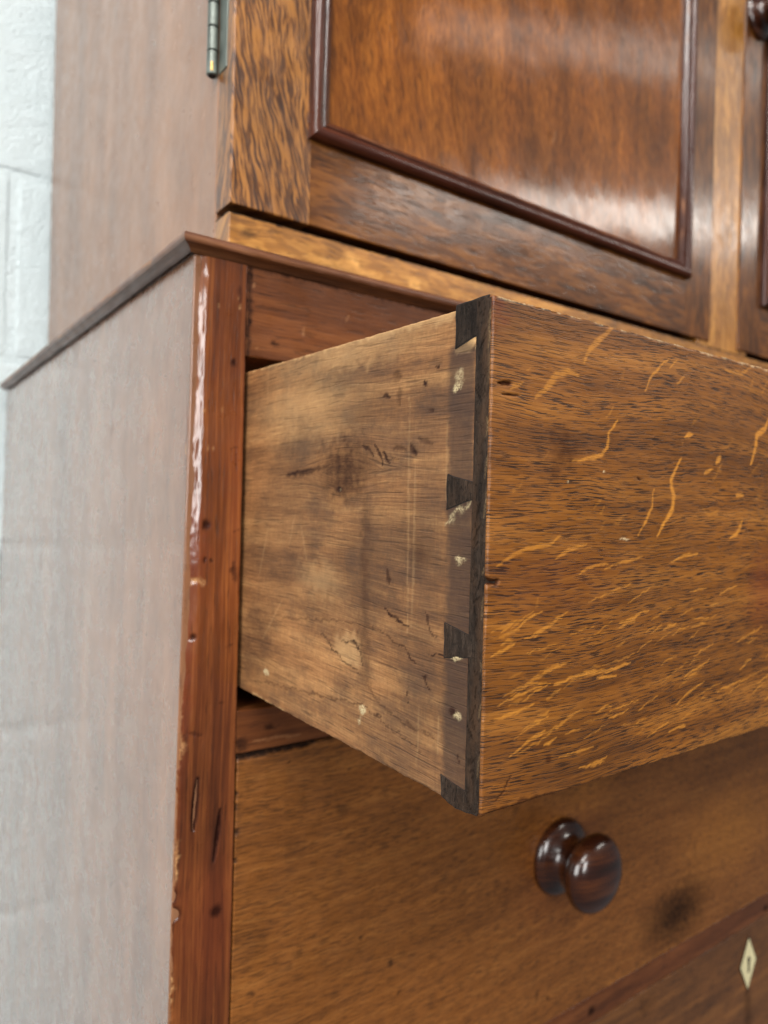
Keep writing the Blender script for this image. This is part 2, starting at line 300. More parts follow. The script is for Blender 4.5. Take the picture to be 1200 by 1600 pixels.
# left stile
def stile_marks(m):
    def q(px): p = onY(px, 0); return (p[0], p[2]-ZB)
    for px, r_, d in (((320, 820), .0021, -.0006), ((318, 874), .0011, -.0005), ((329, 876), .0009, -.0004), ((301, 996), .0014, -.0006), ((287, 980), .0013, -.0008), ((364, 567), .0016, -.0002), ((338, 1423), .0026, -.0003), ((272, 1402), .003, -.0014), ((277, 1430), .003, -.0014)):
        m.blob('dark', q(px), r_, r_*1.25, .85, .5, .002, h=d)
    for px in ((300, 612), (316, 640), (331, 700), (322, 700), (345, 640), (373, 466), (375, 480), (338, 476)): m.blob('pale', q(px), .0005, .0012, .3, .5, .001, h=-.0003)
    m.stroke('dark', [q((310, 1217)), q((307, 1250)), q((303, 1298))], .0019, .9, .35, .0006, h=-.0012)
    m.stroke('dark', [q((345, 1265)), q((341, 1300)), q((335, 1345))], .0013, .9, .35, .0006, h=-.001)
    m.stroke('dark', [q((366, 880)), q((365, 905))], .002, .6, .6, .004); m.stroke('dark', [q((373, 445)), q((376, 470))], .0012, .5, .6, .003)
    m.stroke('dark', [q((292, 1147)), q((315, 1150))], .0009, .6, .5, .004, h=-.0004)
    for px, ru, rv, a in (((300, 908), .0035, .0016, .55), ((312, 910), .0025, .0012, .4), ((281, 1120), .0012, .0035, .7), ((283, 1165), .002, .005, .4), ((278, 1190), .0012, .003, .5), ((274, 1350), .0018, .009, .8), ((270, 1380), .0014, .004, .8), ((269, 1550), .0012, .012, .7), ((290, 700), .0012, .004, .45), ((268, 1480), .0008, .008, .4)):
        m.blob('pale', q(px), ru, rv, a, .6, .004, h=-.0003)
    # red-brown and darker zones
    for px, ru, rv, a in (((300, 860), .006, .02, .5), ((285, 1060), .004, .05, .4), ((330, 1450), .012, .03, .3), ((370, 760), .004, .04, .3)): m.blob('tint', q(px), ru, rv, a, .9, .01)
    for px in ((365, 830), (360, 700), (350, 1010), (340, 1100)): m.stroke('dark', [q(px), (q(px)[0]+.004, q(px)[1]+.0004)], .0004, .6, .6, .002)
def ripple(u, v):
    s = sst(.2, .75, fbm(u*40, (v)*14, 77)); return -s*.00034*fbm(u*900, v*160, 78)-.00006*fbm(u*300, v*420, 81)*np.clip(1.4-u/.008, 0, 1)-(.0006+.0014*sst(.58, .66, v))*np.clip(1-u/.0072, 0, 1)**1.12*(.7+.6*fbm(u*60, v*60, 79))
def stile_pf(P):
    P = P.copy(); k = (P[:, 1] > .01) & (P[:, 0] < .01); P[k, 0] += .003; return lean(P)
board('stile', (0, 0, ZB), (1, 0, 0), (0, 0, 1), WS, ZM0-ZB, .022, M['stile_wood'], chest, res=(.0007, .0009), r=.0019, wear=.9, along='v', mf=stile_marks, hf=ripple, edges=(1, .3, 0, 0), pf=stile_pf)
board('stile', (WID-WS, 0, ZB), (1, 0, 0), (0, 0, 1), WS, ZM0-ZB, .022, M['stile_wood'], chest, res=.02, r=.0015, along='v')
# rails
def rail(z0, z1, mf=None, th=.045, res=.004, mat='rail_wood'):
    return board('rail', (WS+.0002, .0006, z0), (1, 0, 0), (0, 0, 1), WID-2*WS-.0004, z1-z0, th, M[mat], chest, res=res, r=.0008, wear=.8, mf=mf, edges=(0, 0, 1, 1), wob=.0002)
def m1(m):
    def q(px): p = onY(px, 0); return (p[0]-WS, p[2]-ZOT)
    m.blob('dark', q((429, 537)), .0026, .0014, .85, .4, .002, h=-.0002)
    for a, b in (((477, 506), (474, 524)), ((398, 448), (395, 440)), ((400, 540), (400, 550)), ((546, 492), (542, 500))): m.stroke('pale', [q(a), q(b)], .0005, .4, .6, .001, h=-.0002)
    m.stroke('dark', [(0.0015, 0), (.0012, .05)], .0016, .8, .7, .003); m.stroke('dark', [(-.01, ZM0-ZOT), (.3, ZM0-ZOT)], .0022, .75, .8, .004, taper=False)  # the band along the top is shade painted under the moulding
rail(ZOT, ZM0, m1, res=(.0012, .0012))
def m2(m):
    def q(px): p = onY(px, 0); return (p[0]-WS, p[2]-ZRB)
    m.blob('dark', q((421, 1136)), .0022, .0014, .7, .5, .002); m.stroke('dark', [q((369, 1160)), q((385, 1168))], .003, .7, .9, .004)
    m.stroke('pale', [q((395, 1158)), q((470, 1148))], .0007, .35, .8, .002)
rail(ZRB, 0, m2, res=(.0012, .001))
def m3(m):
    def q(px): p = onY(px, 0); return (p[0]-WS, p[2]-Z2C)
    for px in ((925, 1580), (1157, 1402), (1187, 1377), (1197, 1419)): m.blob('dark', q(px), .0042, .003, .8, .4, .003, h=-.0002)
rail(Z2C, Z2B, m3, res=(.002, .0015)); rail(ZB, Z3B)
for i, z in enumerate((-.009, Z2C-.001)):
    board('runner', (WS-.012, .05, z+.002), (0, 1, 0), (1, 0, 0), DEP-.1, .03, .012, M['inner'], chest, res=.05, r=.0005).data.flip_normals()
board('dust_board', (WS, .046, -.012), (1, 0, 0), (0, 1, 0), WID-2*WS, DEP-.06, .006, M['inner'], chest, res=.05, r=.0005)
board('back_board', (WID-.01, DEP, ZB), (-1, 0, 0), (0, 0, 1), WID-.02, ZM0-ZB, .01, M['inner'], chest, res=.1)

# moulded edge of the chest top
PRO = [(0, 0), (.0006, .0004), (.0012, .0014), (.0022, .0024), (.0036, .003), (.0046, .0034), (.005, .0042), (.0051, .0052), (.005, .0066), (.0044, .0076), (.003, .008)]   # (overhang, z)
def sweep(name, pts, prof, mat, parent, res=.01, closed=False, nrm=None, up=(0, 0, 1), worn=0.):
    """profile (out, up) swept from pts[0] to pts[1]; the out direction at each end is a mitre vector"""
    (A, oa), (B, ob) = pts; A = np.array(A); B = np.array(B); oa = np.array(oa, float); ob = np.array(ob, float); L = np.linalg.norm(B-A)
    n = max(2, int(L/res)); t = np.linspace(0, 1, n+1); V = []; G = []; up = np.array(up, float); K = len(prof); arc = np.cumsum([0]+[math.hypot(prof[i+1][0]-prof[i][0], prof[i+1][1]-prof[i][1]) for i in range(K-1)])
    seedc[0] += 1; sd = seedc[0]
    for i, tt in enumerate(t):
        wn = [worn*(float(vn(np.array([tt*L*300+7*k*.13]), np.array([k*.6]), sd)[0])-.5) for k in range(K)]
        for k, (a, z) in enumerate(prof):
            V.append(A+(B-A)*tt+(oa*(1-tt)+ob*tt)*(a+wn[k]*(1 if 0 < k < K-1 else 0))+up*z); G.append((tt*L+sd*1.3, arc[k]+sd*.7, sd*.3))
    F = [(i*K+k, (i+1)*K+k, (i+1)*K+k+1, i*K+k+1) for i in range(n) for k in range(K-1)]
    F += [tuple(range(K))[::-1], tuple(n*K+k for k in range(K))]
    # back closing face
    F.append((0, K-1, n*K+K-1, n*K)[::1])
    me = bpy.data.meshes.new(name); me.from_pydata([tuple(v) for v in V], [], F); me.shade_smooth()
    bmfix(me); attr(me, 'gc', G); mk = np.zeros((len(V), 4))
    if worn and res < .01:
        q = np.array([(i*L/n, k) for i in range(n+1) for k in range(K)]); e = np.exp(-((q[:, 1]-(K-3.5))/1.3)**2)
        mk[:, 2] = e*sst(.56, .8, fbm(q[:, 0]*55, q[:, 1]*.3, sd+5))*.8
        mk[:, 1] = np.exp(-(q[:, 1]/1.6)**2)*sst(.3, .6, fbm(q[:, 0]*30, q[:, 1]*.2, sd+8))*.7  # shade painted in along the underside of the profile
    attr(me, 'mk', mk, 'FLOAT_COLOR')
    o = link(name, me, mat, parent); return o
import bmesh
def bmfix(me, ang=40):
    bm = bmesh.new(); bm.from_mesh(me); bmesh.ops.recalc_face_normals(bm, faces=bm.faces)
    for e in bm.edges:
        if len(e.link_faces) == 2 and e.calc_face_angle(0) > R(ang): e.smooth = False
    bm.to_mesh(me); bm.free()
PR = [(a, z+.2210) for a, z in PRO]
sweep('top_moulding', (((0, 0, 0), (-1, -1, 0)), ((WID, 0, 0), (1, -1, 0))), PR, M['top_mould'], chest, res=.003, worn=.0002)
sweep('top_moulding', (((.0, DEP, 0), (-1, 0, 0)), ((.0, 0, 0), (-1, -1, 0))), PR, M['top_mould'], chest, res=.003, worn=.0002)
sweep('top_moulding', (((WID, 0, 0), (1, -1, 0)), ((WID, DEP, 0), (1, 0, 0))), PR, M['top_mould'], chest, res=.02)
board('top_board', (.0003, .0003, ZM0+.0063), (1, 0, 0), (0, 1, 0), WID-.0006, DEP-.0006, .0062, M['top_mould'], chest, res=.05, r=.0003)

# ---- open top drawer
XD = .0319; YD = .1705; LAP = .0072; ZT = .1684; ZBt = .0084; ZBk = .0023
SL = .0135   # the drawer sags: its side climbs towards the back
drawer = part('drawer', chest); drawer['label'] = 'top drawer pulled open showing its pine side and dovetail joints'
FW = WID-2*XD
def fq(px): p = onY(px, -YD); return (p[0]-XD, p[2]-ZBt)
def c6(x, y): return (740+x/2.609, 460+y/2.609)
rng = np.random.RandomState(4)
FL = [([(450, 275), (475, 220), (520, 180), (570, 130)], 18, .55), ([(255, 420), (300, 380), (335, 330), (385, 315), (430, 330)], 20, .55), ([(150, 385), (200, 360)], 12, .5), ([(700, 395), (725, 335), (765, 290), (795, 265)], 8, .8), ([(800, 300), (830, 265)], 7, .7), ([(830, 365), (860, 330)], 8, .6),
      ([(400, 680), (470, 668), (525, 650), (548, 620), (550, 570), (590, 510)], 12, .85), ([(862, 578), (892, 570)], 17, .9), ([(852, 590), (850, 640)], 4, .6), ([(845, 670), (820, 720), (805, 760), (815, 820), (810, 880), (775, 930), (750, 985)], 18, .95), ([(735, 795), (725, 870), (700, 930), (670, 980)], 10, .75),
      ([(1005, 660), (990, 690)], 22, .95), ([(940, 730), (975, 715)], 12, .9), ([(1205, 500), (1190, 545), (1155, 575), (1150, 620), (1130, 690)], 22, .95), ([(1070, 818), (1100, 818)], 18, .8), ([(1095, 925), (1080, 970), (1045, 995)], 18, .9),
      ([(95, 1110), (160, 1065), (220, 1035), (310, 1015), (355, 985)], 13, .6), ([(335, 1075), (390, 1040), (460, 1022)], 13, .65), ([(430, 1140), (480, 1110), (545, 1095)], 10, .7), ([(535, 1118), (590, 1095), (650, 1078), (690, 1072)], 9, .7), ([(805, 1090), (860, 1065), (915, 1058)], 11, .8),
      ([(470, 1255), (560, 1215), (650, 1175)], 6, .6), ([(630, 1258), (680, 1225), (720, 1195)], 6, .6), ([(880, 1212), (950, 1198)], 6, .7), ([(1005, 1222), (1040, 1200), (1075, 1188)], 8, .75), ([(965, 1270), (1000, 1262)], 9, .8), ([(885, 1325), (955, 1318)], 6, .7), ([(770, 1365), (825, 1342)], 11, .7), ([(720, 1385), (765, 1350)], 7, .6),
      ([(1030, 310), (1090, 325), (1130, 300)], 14, .5), ([(930, 870), (960, 900), (1000, 880)], 12, .3), ([(1160, 250), (1200, 240)], 10, .3), ([(330, 1590), (450, 1545), (560, 1530), (640, 1500)], 13, .8), ([(120, 1640), (220, 1590), (300, 1580)], 8, .6), ([(500, 1560), (580, 1555)], 10, .8)]
def front_marks(m):
    for pts, w_, a in FL: m.stroke('light', [fq(c6(x, y)) for x, y in pts], w_*.5/2.609/4.6e3*1.4, a*.9, .55, .0013)
    for i in range(115):
        x = rng.uniform(765, 1230); y = rng.uniform(960, 1225)
        ym = 1278-(x-748)*.32
        if y > ym-12: continue
        L = rng.uniform(14, 60)*(1.3-.5*(x-765)/450); an = R(rng.uniform(14, 38)+(x-765)*.02)
        p = [(x, y), (x+L*.5*math.cos(an), y-L*.5*math.sin(an)-rng.uniform(-2, 3)), (x+L*math.cos(an), y-L*math.sin(an))]
        m.stroke('light', [fq(q) for q in p], rng.uniform(.00022, .0006), rng.uniform(.25, .7), .5, .0015)
    for i in range(26):
        x = rng.uniform(800, 1300); y = rng.uniform(560, 950); L = rng.uniform(10, 30); an = R(rng.uniform(40, 75))
        m.stroke('light', [fq((x, y)), fq((x+L*math.cos(an), y-L*math.sin(an)))], rng.uniform(.0003, .0009), rng.uniform(.1, .32), .7, .003)
    for i in range(60):   # the part of the front outside the photograph
        x = rng.uniform(.22, FW); y = rng.uniform(.01, .15); m.stroke('light', [(x, y), (x+.004, y+.01)], .0007, rng.uniform(.2, .8), .4, .003)
    m.blob('dark', fq((878, 705)), .0065, .0055, .55, .95, .012); m.blob('dark', fq((868, 735)), .003, .004, .5, .9, .006)
    m.stroke('dark', [fq((780, 597)), fq((799, 599))], .0008, .95, .4, .001, h=-.0008)
    m.stroke('dark', [fq((784, 616)), fq((810, 618))], .0004, .9, .4, .0006, h=-.0005)
    m.stroke('dark', [fq((756, 905)), fq((766, 909)), fq((776, 910))], .0011, .95, .3, .0008, taper=False, h=-.0012)
    m.stroke('dark', [fq((996, 747)), fq((1001, 750))], .0006, .9, .4, .001, h=-.0004)
    m.stroke('dark', [fq((776, 1250)), fq((786, 1237)), fq((797, 1212))], .0003, .8, .4, .002, h=-.0004); m.blob('dark', fq((857, 1187)), .0013, .0012, .7, .5, .001)
    m.stroke('dark', [fq((750, 1276)), fq((800, 1260)), fq((900, 1234)), fq((935, 1221))], .0011, .8, .7, .003, taper=False)
    for px in ((944, 737), (887, 753)): m.blob('pale', fq(px), .0004, .0004, .9, .4)
    m.stroke('pale', [fq((967, 842)), fq((985, 841))], .0003, .7, .5, .002)
    m.stroke('pale', [fq((780, 461)), fq((900, 492)), fq((1200, 576))], .0006, .45, .9, .003, taper=False)
    for px, ru, rv, a in (((1195, 920), .012, .014, .45), ((780, 480), .004, .006, .4), ((880, 900), .03, .01, .15)): m.blob('tint', fq(px), ru, rv, a, .9, .01)  # reddish tint at the right: the knob's reflection, painted in
fgw = lambda a, x: (a, x+.0022*np.sin(a*26+x*9)+.0016*(fbm(a*22, x*40, 31)-.5)*2+.02*(a-.08)**2*np.clip(.6-x*5, -1, 1))
board('front_board', (XD, -YD, ZBt), (1, 0, 0), (0, 0, 1), FW, ZT-ZBt, LAP, M['drawer_oak'], drawer, res=(.0007, .0004), r=.0008, wear=1.1, mf=front_marks, gw=fgw, wob=.0003)
# its end, seen past the lap: darker end grain
def end_marks(m):
    for v in (.0225, .128): m.stroke('dark', [(.003, v), (.0, v+.004)], .0004, .8, .5)
    for k in range(9): a = rng.uniform(0, .155); m.blob('tint', (rng.uniform(.001, .006), a), .0016, rng.uniform(.003, .01), rng.uniform(.4, .9), .9, .003)
    for k in range(16): a = rng.uniform(0, .155); m.stroke('pale', [(.0058, a), (.0062, a+rng.uniform(.001, .008))], .0003, rng.uniform(.1, .35), .8, .001)
    for k in range(34): a = rng.uniform(0, .16); m.stroke('dark', [(.001+rng.uniform(0, .004), a), (.001+rng.uniform(0, .004), a+rng.uniform(.001, .006))], .0003, .6, .5)
board('front_end', (XD-.00025, -YD+LAP+.0001, ZBt+.0004), (0, -1, 0), (0, 0, 1), LAP-.0008, ZT-ZBt-.001, .006, M['end_grain'], drawer, res=(.0006, .0008), r=.0003, wear=.8, mf=end_marks, along='v', wob=.0002)
# pine side
SLEN = .47
def sq(px): p = onX(px, XD); yy = -YD+LAP; u_ = SLEN-(p[1]-yy); return (u_, p[2]-ZBt-SL*(p[1]-yy)-.0001)
def c4(x, y): return (360+x/2.727, 460+y/2.727)
def c5(x, y): return (360+x/2.727, 860+y/2.727)
kn = sq((540, 735)); kc = sq((531, 766))
def side_b(m):
    b0_ = m.blob; m.blob = lambda ch, c, ru, rv, *a, **k: b0_(ch, c, ru*(1.7 if ru < .03 and ch != 'pale' else 1), rv, *a, **k); s0_ = m.stroke; m.stroke = lambda ch, p, w_, a=1., *r_, **k: s0_(ch, p, w_*(1.3 if ch == 'dark' and w_ < .001 else 1), min(1, a*(1.25 if ch == 'dark' else 1)), *r_, **k)
    # knot
    m.blob('dark', kn, .0095, .0105, .8, .8, .012); m.blob('dark', sq((533, 762)), .0045, .004, .85, .8, .006); m.blob('dark', sq((552, 695)), .0035, .0022, .45, .8, .006)
    m.blob('dark', kc, .0009, .0012, 1., .3, .0005, h=-.0004); m.blob('pale', (kc[0]+.0002, kc[1]+.0002), .0005, .0005, .5, .5)
    m.stroke('dark', [sq((448, 742)), sq((480, 738)), sq((515, 727))], .0013, .6, .8, .002)
    m.stroke('dark', [sq((448, 742)), sq((490, 733))], .0005, .8, .5, .001)
    # dark dirty smears and cracks
    for pts, w_, a in (([c4(560, 640), c4(590, 660), c4(610, 690)], .0006, .7), ([c4(615, 640), c4(640, 690), c4(650, 730)], .0005, .9), ([c4(650, 670), c4(680, 715)], .0005, .8), ([c4(680, 700), c4(720, 710)], .0003, .6), ([c4(690, 655), c4(750, 665)], .0006, .5), ([c4(770, 640), c4(790, 690)], .0009, .7), ([c4(800, 620), c4(860, 640)], .0007, .4),
                       ([c4(655, 435), c4(680, 438)], .0008, .8), ([c4(830, 370), c4(838, 390)], .0007, .8), ([c4(850, 495), c4(868, 500)], .0006, .6), ([c4(720, 400), c4(720, 470)], .0014, .35), ([c4(700, 345), c4(725, 350)], .002, .4), ([c4(880, 310), c4(886, 318)], .0005, .7)):
        m.stroke('dark', [sq(p) for p in pts], w_, a, .6, .002, h=-.0002)
    for pts, w_, a in (([c5(665, 80), c5(680, 150)], .0007, .6), ([c5(660, 250), c5(700, 290), c5(760, 330)], .0004, .75), ([c5(640, 340), c5(740, 420), c5(785, 480)], .0003, .5), ([c5(830, 250), c5(850, 350), c5(880, 380)], .0003, .6), ([c5(820, 520), c5(845, 590)], .0005, .8), ([c5(750, 590), c5(757, 650)], .0004, .8), ([c5(850, 445), c5(910, 455)], .0003, .9), ([c5(755, 440), c5(790, 490)], .0004, .7),
                       ([c5(390, 355), c5(440, 420), c5(470, 460), c5(560, 540)], .00035, .6), ([c5(470, 385), c5(530, 395), c5(555, 430), c5(560, 500)], .00035, .7), ([c5(100, 550), c5(300, 600), c5(560, 660), c5(700, 770), c5(820, 860)], .0003, .45), ([c5(80, 250), c5(250, 290), c5(480, 300), c5(640, 340)], .0003, .4), ([c5(570, 560), c5(640, 660), c5(730, 730), c5(870, 800)], .0004, .4), ([c5(968, 880), c5(974, 900)], .0005, .9), ([c5(590, 690), c5(640, 710)], .0004, .6)):
        m.stroke('dark', [sq(p) for p in pts], w_, a, .6, .003)
    m.stroke('dark', [sq((572, 780)), sq((570, 900)), sq((571, 1060))], .0028, .3, .95, .006, taper=False); m.stroke('dark', [sq((569, 930)), sq((571, 1055))], .0026, .3, .9, .01)
    m.blob('dark', sq((405, 985)), .010, .012, .38, .9, .01); m.blob('dark', sq((655, 865)), .003, .004, .4, .9, .004)
    m.blob('light', sq((545, 1015)), .0055, .006, .45, .4, .006); m.blob('light', sq((500, 905)), .009, .006, .3, .9, .01); m.blob('light', sq((470, 640)), .02, .012, .35, .95, .01); m.blob('light', sq((520, 560)), .025, .006, .35, .9, .01)
    # purplish grey zone where the stain ran over the joint, with light falloff painted in
    m.stroke('tint', [sq((722, 560)), sq((718, 900)), sq((712, 1215))], .0066, .95, .35, .003, taper=False)
    m.stroke('tint', [sq((672, 640)), sq((668, 900)), sq((640, 1150)), sq((660, 1220))], .009, .5, .9, .012, taper=False)
    for px, ru, rv, a in (((640, 690), .016, .009, .55), ((620, 850), .016, .018, .4), ((450, 820), .014, .020, .35), ((420, 880), .014, .012, .35), ((560, 960), .02, .02, .25), ((590, 1120), .02, .007, .5), ((640, 1180), .016, .009, .6), ((470, 1110), .02, .004, .4), ((690, 640), .008, .012, .4), ((560, 620), .012, .008, .25), ((480, 565), .006, .005, .4), ((470, 690), .006, .012, .35), ((640, 510), .03, .003, .2)):
        m.blob('tint', sq(px), ru, rv, a, .95, .014)
    # filler and bare spots
    for px, ru, rv, a in (((718, 592), .0016, .0028, .45), ((715, 607), .0014, .0013, 1.), ((718, 876), .002, .001, .65), ((416, 1051), .0021, .0019, .95), ((566, 1113), .0021, .0018, 1.), ((561, 1124), .0012, .0011, .7), ((716, 1117), .0016, .0015, .7), ((713, 1027), .0026, .001, .8), ((748, 545), .001, .002, .6)):
        m.blob('pale', sq(px), ru, rv, a, .35, .003, h=.0002)
    m.stroke('pale', [sq((698, 812)), sq((715, 800)), sq((735, 784))], .0012, .5, .9, .006)
    m.stroke('light', [sq((716, 545)), sq((745, 527))], .0032, 1., .3, .002); m.blob('dark', sq((707, 1112)), .0009, .0014, 1., .3)
    for a, b in (((405, 900), (420, 820)), ((452, 850), (462, 800)), ((432, 640), (560, 600)), ((410, 640), (500, 625)), ((640, 620), (636, 990)), ((650, 700), (643, 1000)), ((655, 1100), (651, 1200)), ((390, 690), (480, 665)), ((686, 1120), (684, 1180)), ((420, 560), (416, 700)), ((700, 660), (697, 780)), ((560, 1010), (562, 985)), ((440, 940), (410, 1000)), ((470, 820), (480, 880))):
        m.stroke('light', [sq(a), sq(b)], .0005, .24, .9, .001)
    m.stroke('light', [sq((395, 1085)), sq((480, 1140)), sq((560, 1187)), sq((690, 1262))], .001, .6, .8, .003, taper=False)
    m.stroke('light', [sq((392, 573)), sq((500, 546)), sq((600, 520)), sq((712, 485))], .0022, .6, .9, .004, taper=False)
    # dovetail cracks
def sgw(a, x):
    d = np.hypot((a-kn[0])*.75, x-kn[1]); s = np.sign(x-kn[1]+1e-9)
    bend = .006*np.exp(-(d/.016)**2)
    return a, x-s*bend*np.exp(-np.abs(x-kn[1])/.02)*1.0+.0012*np.sin(a*30)
def side_h(u, v):
    x = v-(ZT-ZBt); n = fbm(u*90, v*0, 61); n2 = fbm(u*500, v*0, 62)
    return -.0006*sst(.002, 0, -x+.0015*n)*(.4+n2)
board('side_board', (XD, -YD+LAP+SLEN, ZBt+SL*SLEN+.0002), (0, -1, -SL), (0, 0, 1), SLEN, ZT-ZBt-.0018, .008, M['pine'], drawer, res=(.00075, .0006), r=.0006, wear=1.2, mf=side_b, gw=sgw, hf=side_h, wob=.0004)
board('side_board', (WID-XD, -YD+LAP, ZBt+.001), (0, 1, SL), (0, 0, 1), SLEN, ZT-ZBt-.0018, .008, M['pine'], drawer, res=.02, r=.0006)
board('back_board', (WID-XD-.008, -YD+SLEN, ZBt+SL*SLEN+.01), (-1, 0, 0), (0, 0, 1), FW-.016, .13, .008, M['pine'], drawer, res=.03)
board('bottom_board', (XD+.004, -YD+LAP, ZBt+.012), (1, 0, 0), (0, 1, SL), FW-.008, SLEN-.01, .005, M['pine'], drawer, res=.03, r=.0004)
# dovetail pins: tapered end-grain wedges let into the side, 0.2 mm proud
def pin(poly_px, k):
    rj = np.random.RandomState(k+3); poly_px = [q for a, b in zip(poly_px, poly_px[1:]+poly_px[:1]) for q in ([a]+[(a[0]+(b[0]-a[0])*t+rj.uniform(-.9, .9), a[1]+(b[1]-a[1])*t+rj.uniform(-.9, .9)) for t in (.25, .5, .75)])]
    P2 = [onX(p, XD) for p in poly_px]; P2 = [(min(p[1], -YD+.02), p[2]) for p in P2]
    n = len(P2); V = []; cy = sum(p[0] for p in P2)/n; cz = sum(p[1] for p in P2)/n
    for dx, s in ((-.00022, .97), (-.00002, 1.), (.006, 1.)):
        for y, z in P2: V.append((XD+dx, cy+(y-cy)*s, cz+(z-cz)*s))
    F = [tuple(range(n))] + [(l*n+i, l*n+(i+1) % n, (l+1)*n+(i+1) % n, (l+1)*n+i) for l in range(2) for i in range(n)] + [tuple(2*n+i for i in range(n))[::-1]]
    me = bpy.data.meshes.new('dovetail_pin'); me.from_pydata(V, [], F); bmfix(me, 30)
    attr(me, 'gc', [(v[2]+k*.31, v[1]+k*.17, 0) for v in V]); attr(me, 'mk', np.zeros((len(V), 4)), 'FLOAT_COLOR')
    o = link('dovetail_pin', me, M['end_grain'], drawer)
    # the dark open joint line round the pin
    V = []; F = []
    for (y0, z0), (y1, z1) in zip(P2, P2[1:]):
        d = math.hypot(y1-y0, z1-z0); ny, nz = -(z1-z0)/d*.00022, (y1-y0)/d*.00022; b = len(V)
        for dx in (-.00009, .003):
            V += [(XD+dx, y0+ny, z0+nz), (XD+dx, y1+ny, z1+nz), (XD+dx, y1-ny, z1-nz), (XD+dx, y0-ny, z0-nz)]
        F += [(b, b+1, b+2, b+3), (b, b+1, b+5, b+4), (b+3, b+2, b+6, b+7), (b+1, b+2, b+6, b+5), (b, b+3, b+7, b+4)]
    me = bpy.data.meshes.new('joint_crack'); me.from_pydata(V, [], F); bmfix(me); return V, F
cracks = ([], [])
for k, poly in enumerate(([(760, 505), (749, 522), (712, 545), (714, 478), (765, 461)], [(745, 782), (735, 781), (698, 796), (700, 741), (738, 753), (746, 755)], [(742, 1027), (733, 1027), (694, 1027), (695, 973), (733, 993), (742, 995)], [(745, 1237), (729, 1238), (689, 1209), (690, 1243), (712, 1262), (745, 1274)])):
    V, F = pin(poly, k)
    me = bpy.data.meshes.new('joint_crack'); me.from_pydata(V, [], F); bmfix(me); link('joint_crack', me, M['keyhole'], drawer)

# ---- knob (turned), front boards of the closed drawers, escutcheon
KP = [(.0, .001), (.0262, .001), (.0272, -.0012), (.027, -.0032), (.0252, -.0052), (.0222, -.0066), (.018, -.0088), (.0152, -.0118), (.0148, -.0148), (.0162, -.0184), (.0195, -.0218), (.0244, -.0248), (.0266, -.0285), (.0266, -.0312), (.0252, -.0345), (.0215, -.0378), (.0155, -.0403), (.008, -.0417), (.0025, -.042), (0, -.042)]
def knob_mesh():
    N = 64; V = []; F = []; G = []
    for i, (r_, y) in enumerate(KP):
        for k in range(N):
            a = 2*math.pi*k/N; V.append((r_*math.cos(a), y, r_*math.sin(a))); G.append((r_*math.cos(a)*.5, r_*math.sin(a)+.3, y))
    for i in range(len(KP)-1):
        for k in range(N): F.append((i*N+k, i*N+(k+1) % N, (i+1)*N+(k+1) % N, (i+1)*N+k))
    me = bpy.data.meshes.new('knob'); me.from_pydata(V, [], F)
    bm = bmesh.new(); bm.from_mesh(me); bmesh.ops.recalc_face_normals(bm, faces=bm.faces); bm.to_mesh(me); bm.free(); me.shade_smooth()
    attr(me, 'gc', G); attr(me, 'mk', np.zeros((len(V), 4)), 'FLOAT_COLOR'); me.materials.append(M['knob']); return me
KM = knob_mesh()
def knob(parent, loc, s=1.):
    o = bpy.data.objects.new('knob', KM); sc.collection.objects.link(o); o.parent = parent; o.matrix_parent_inverse = parent.matrix_world.inverted(); o.location = loc; o.scale = (s, s, s); return o
for x in (.281, WID-.281): knob(drawer, (x, -YD, .088))

def closed(z0, z1, mf, label, res, mat='lower_oak', gw=None):
    d_ = board('drawer', (WS+.0009, .0004, z0+.0005), (1, 0, 0), (0, 0, 1), WID-2*WS-.0018, z1-z0-.001, .02, M[mat], chest, res=res, r=.0007, wear=1.1, mf=mf, gw=gw, wob=.0004)
    d_['label'] = label; return d_
def d2(m):
    z0 = Z2B+.0005
    def q(px): p = onY(px, 0); return (p[0]-WS-.0009, p[2]-z0)
    top = ZRB-.0005-z0
    m.stroke('dark', [(0, top), (.02, top), (.042, top+.0004)], .0028, 1., .3, .002, taper=False, h=-.0022)
    m.stroke('dark', [(0, top+.0004), (.3, top+.0004)], .0012, .7, .6, .002, taper=False)
    for px in ((368, 1208), (368, 1240), (368, 1262), (371, 1300), (369, 1345)): m.blob('dark', q(px), .0012, .0014, .8, .5, .002, h=-.0006)
    for px, ru, rv, a in (((538, 1263), .005, .003, .45), ((460, 1330), .006, .005, .3), ((565, 1466), .0015, .0013, .8), ((610, 1505), .0014, .0025, .7), ((625, 1550), .0015, .0012, .7), ((393, 1553), .0016, .0014, .8), ((840, 1556), .0013, .003, .6), ((856, 1560), .0013, .0013, .8), ((400, 1470), .008, .009, .25), ((452, 1191), .001, .0008, .6), ((540, 1590), .002, .001, .6)):
        m.blob('dark', q(px), ru, rv, a, .7, .004)
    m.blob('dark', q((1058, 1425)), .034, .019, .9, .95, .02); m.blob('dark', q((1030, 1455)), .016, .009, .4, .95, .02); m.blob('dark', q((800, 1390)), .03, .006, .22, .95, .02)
    m.stroke('dark', [q((855, 1250)), q((1000, 1200))], .004, .2, .9, .01); m.blob('light', q((900, 1250)), .03, .01, .18, .95, .02); m.blob('light', q((1140, 1300)), .06, .03, .2, .95, .02)
    m.blob('tint', q((880, 1345)), .04, .04, .25, .8, .01)  # warm tint round the knob: its reflection painted onto the front
    m.stroke('light', [(0.3, .0), (1.0, .0)], .0012, .3, .8, .003, taper=False)
gw2 = lambda a, x: (a, x+.003*np.sin(a*14+x*5)+.004*(fbm(a*10, x*16, 41)-.5))
D2 = closed(Z2B, ZRB, d2, 'closed middle drawer below the open one, with a dark turned knob', (.0011, .0009), gw=gw2)
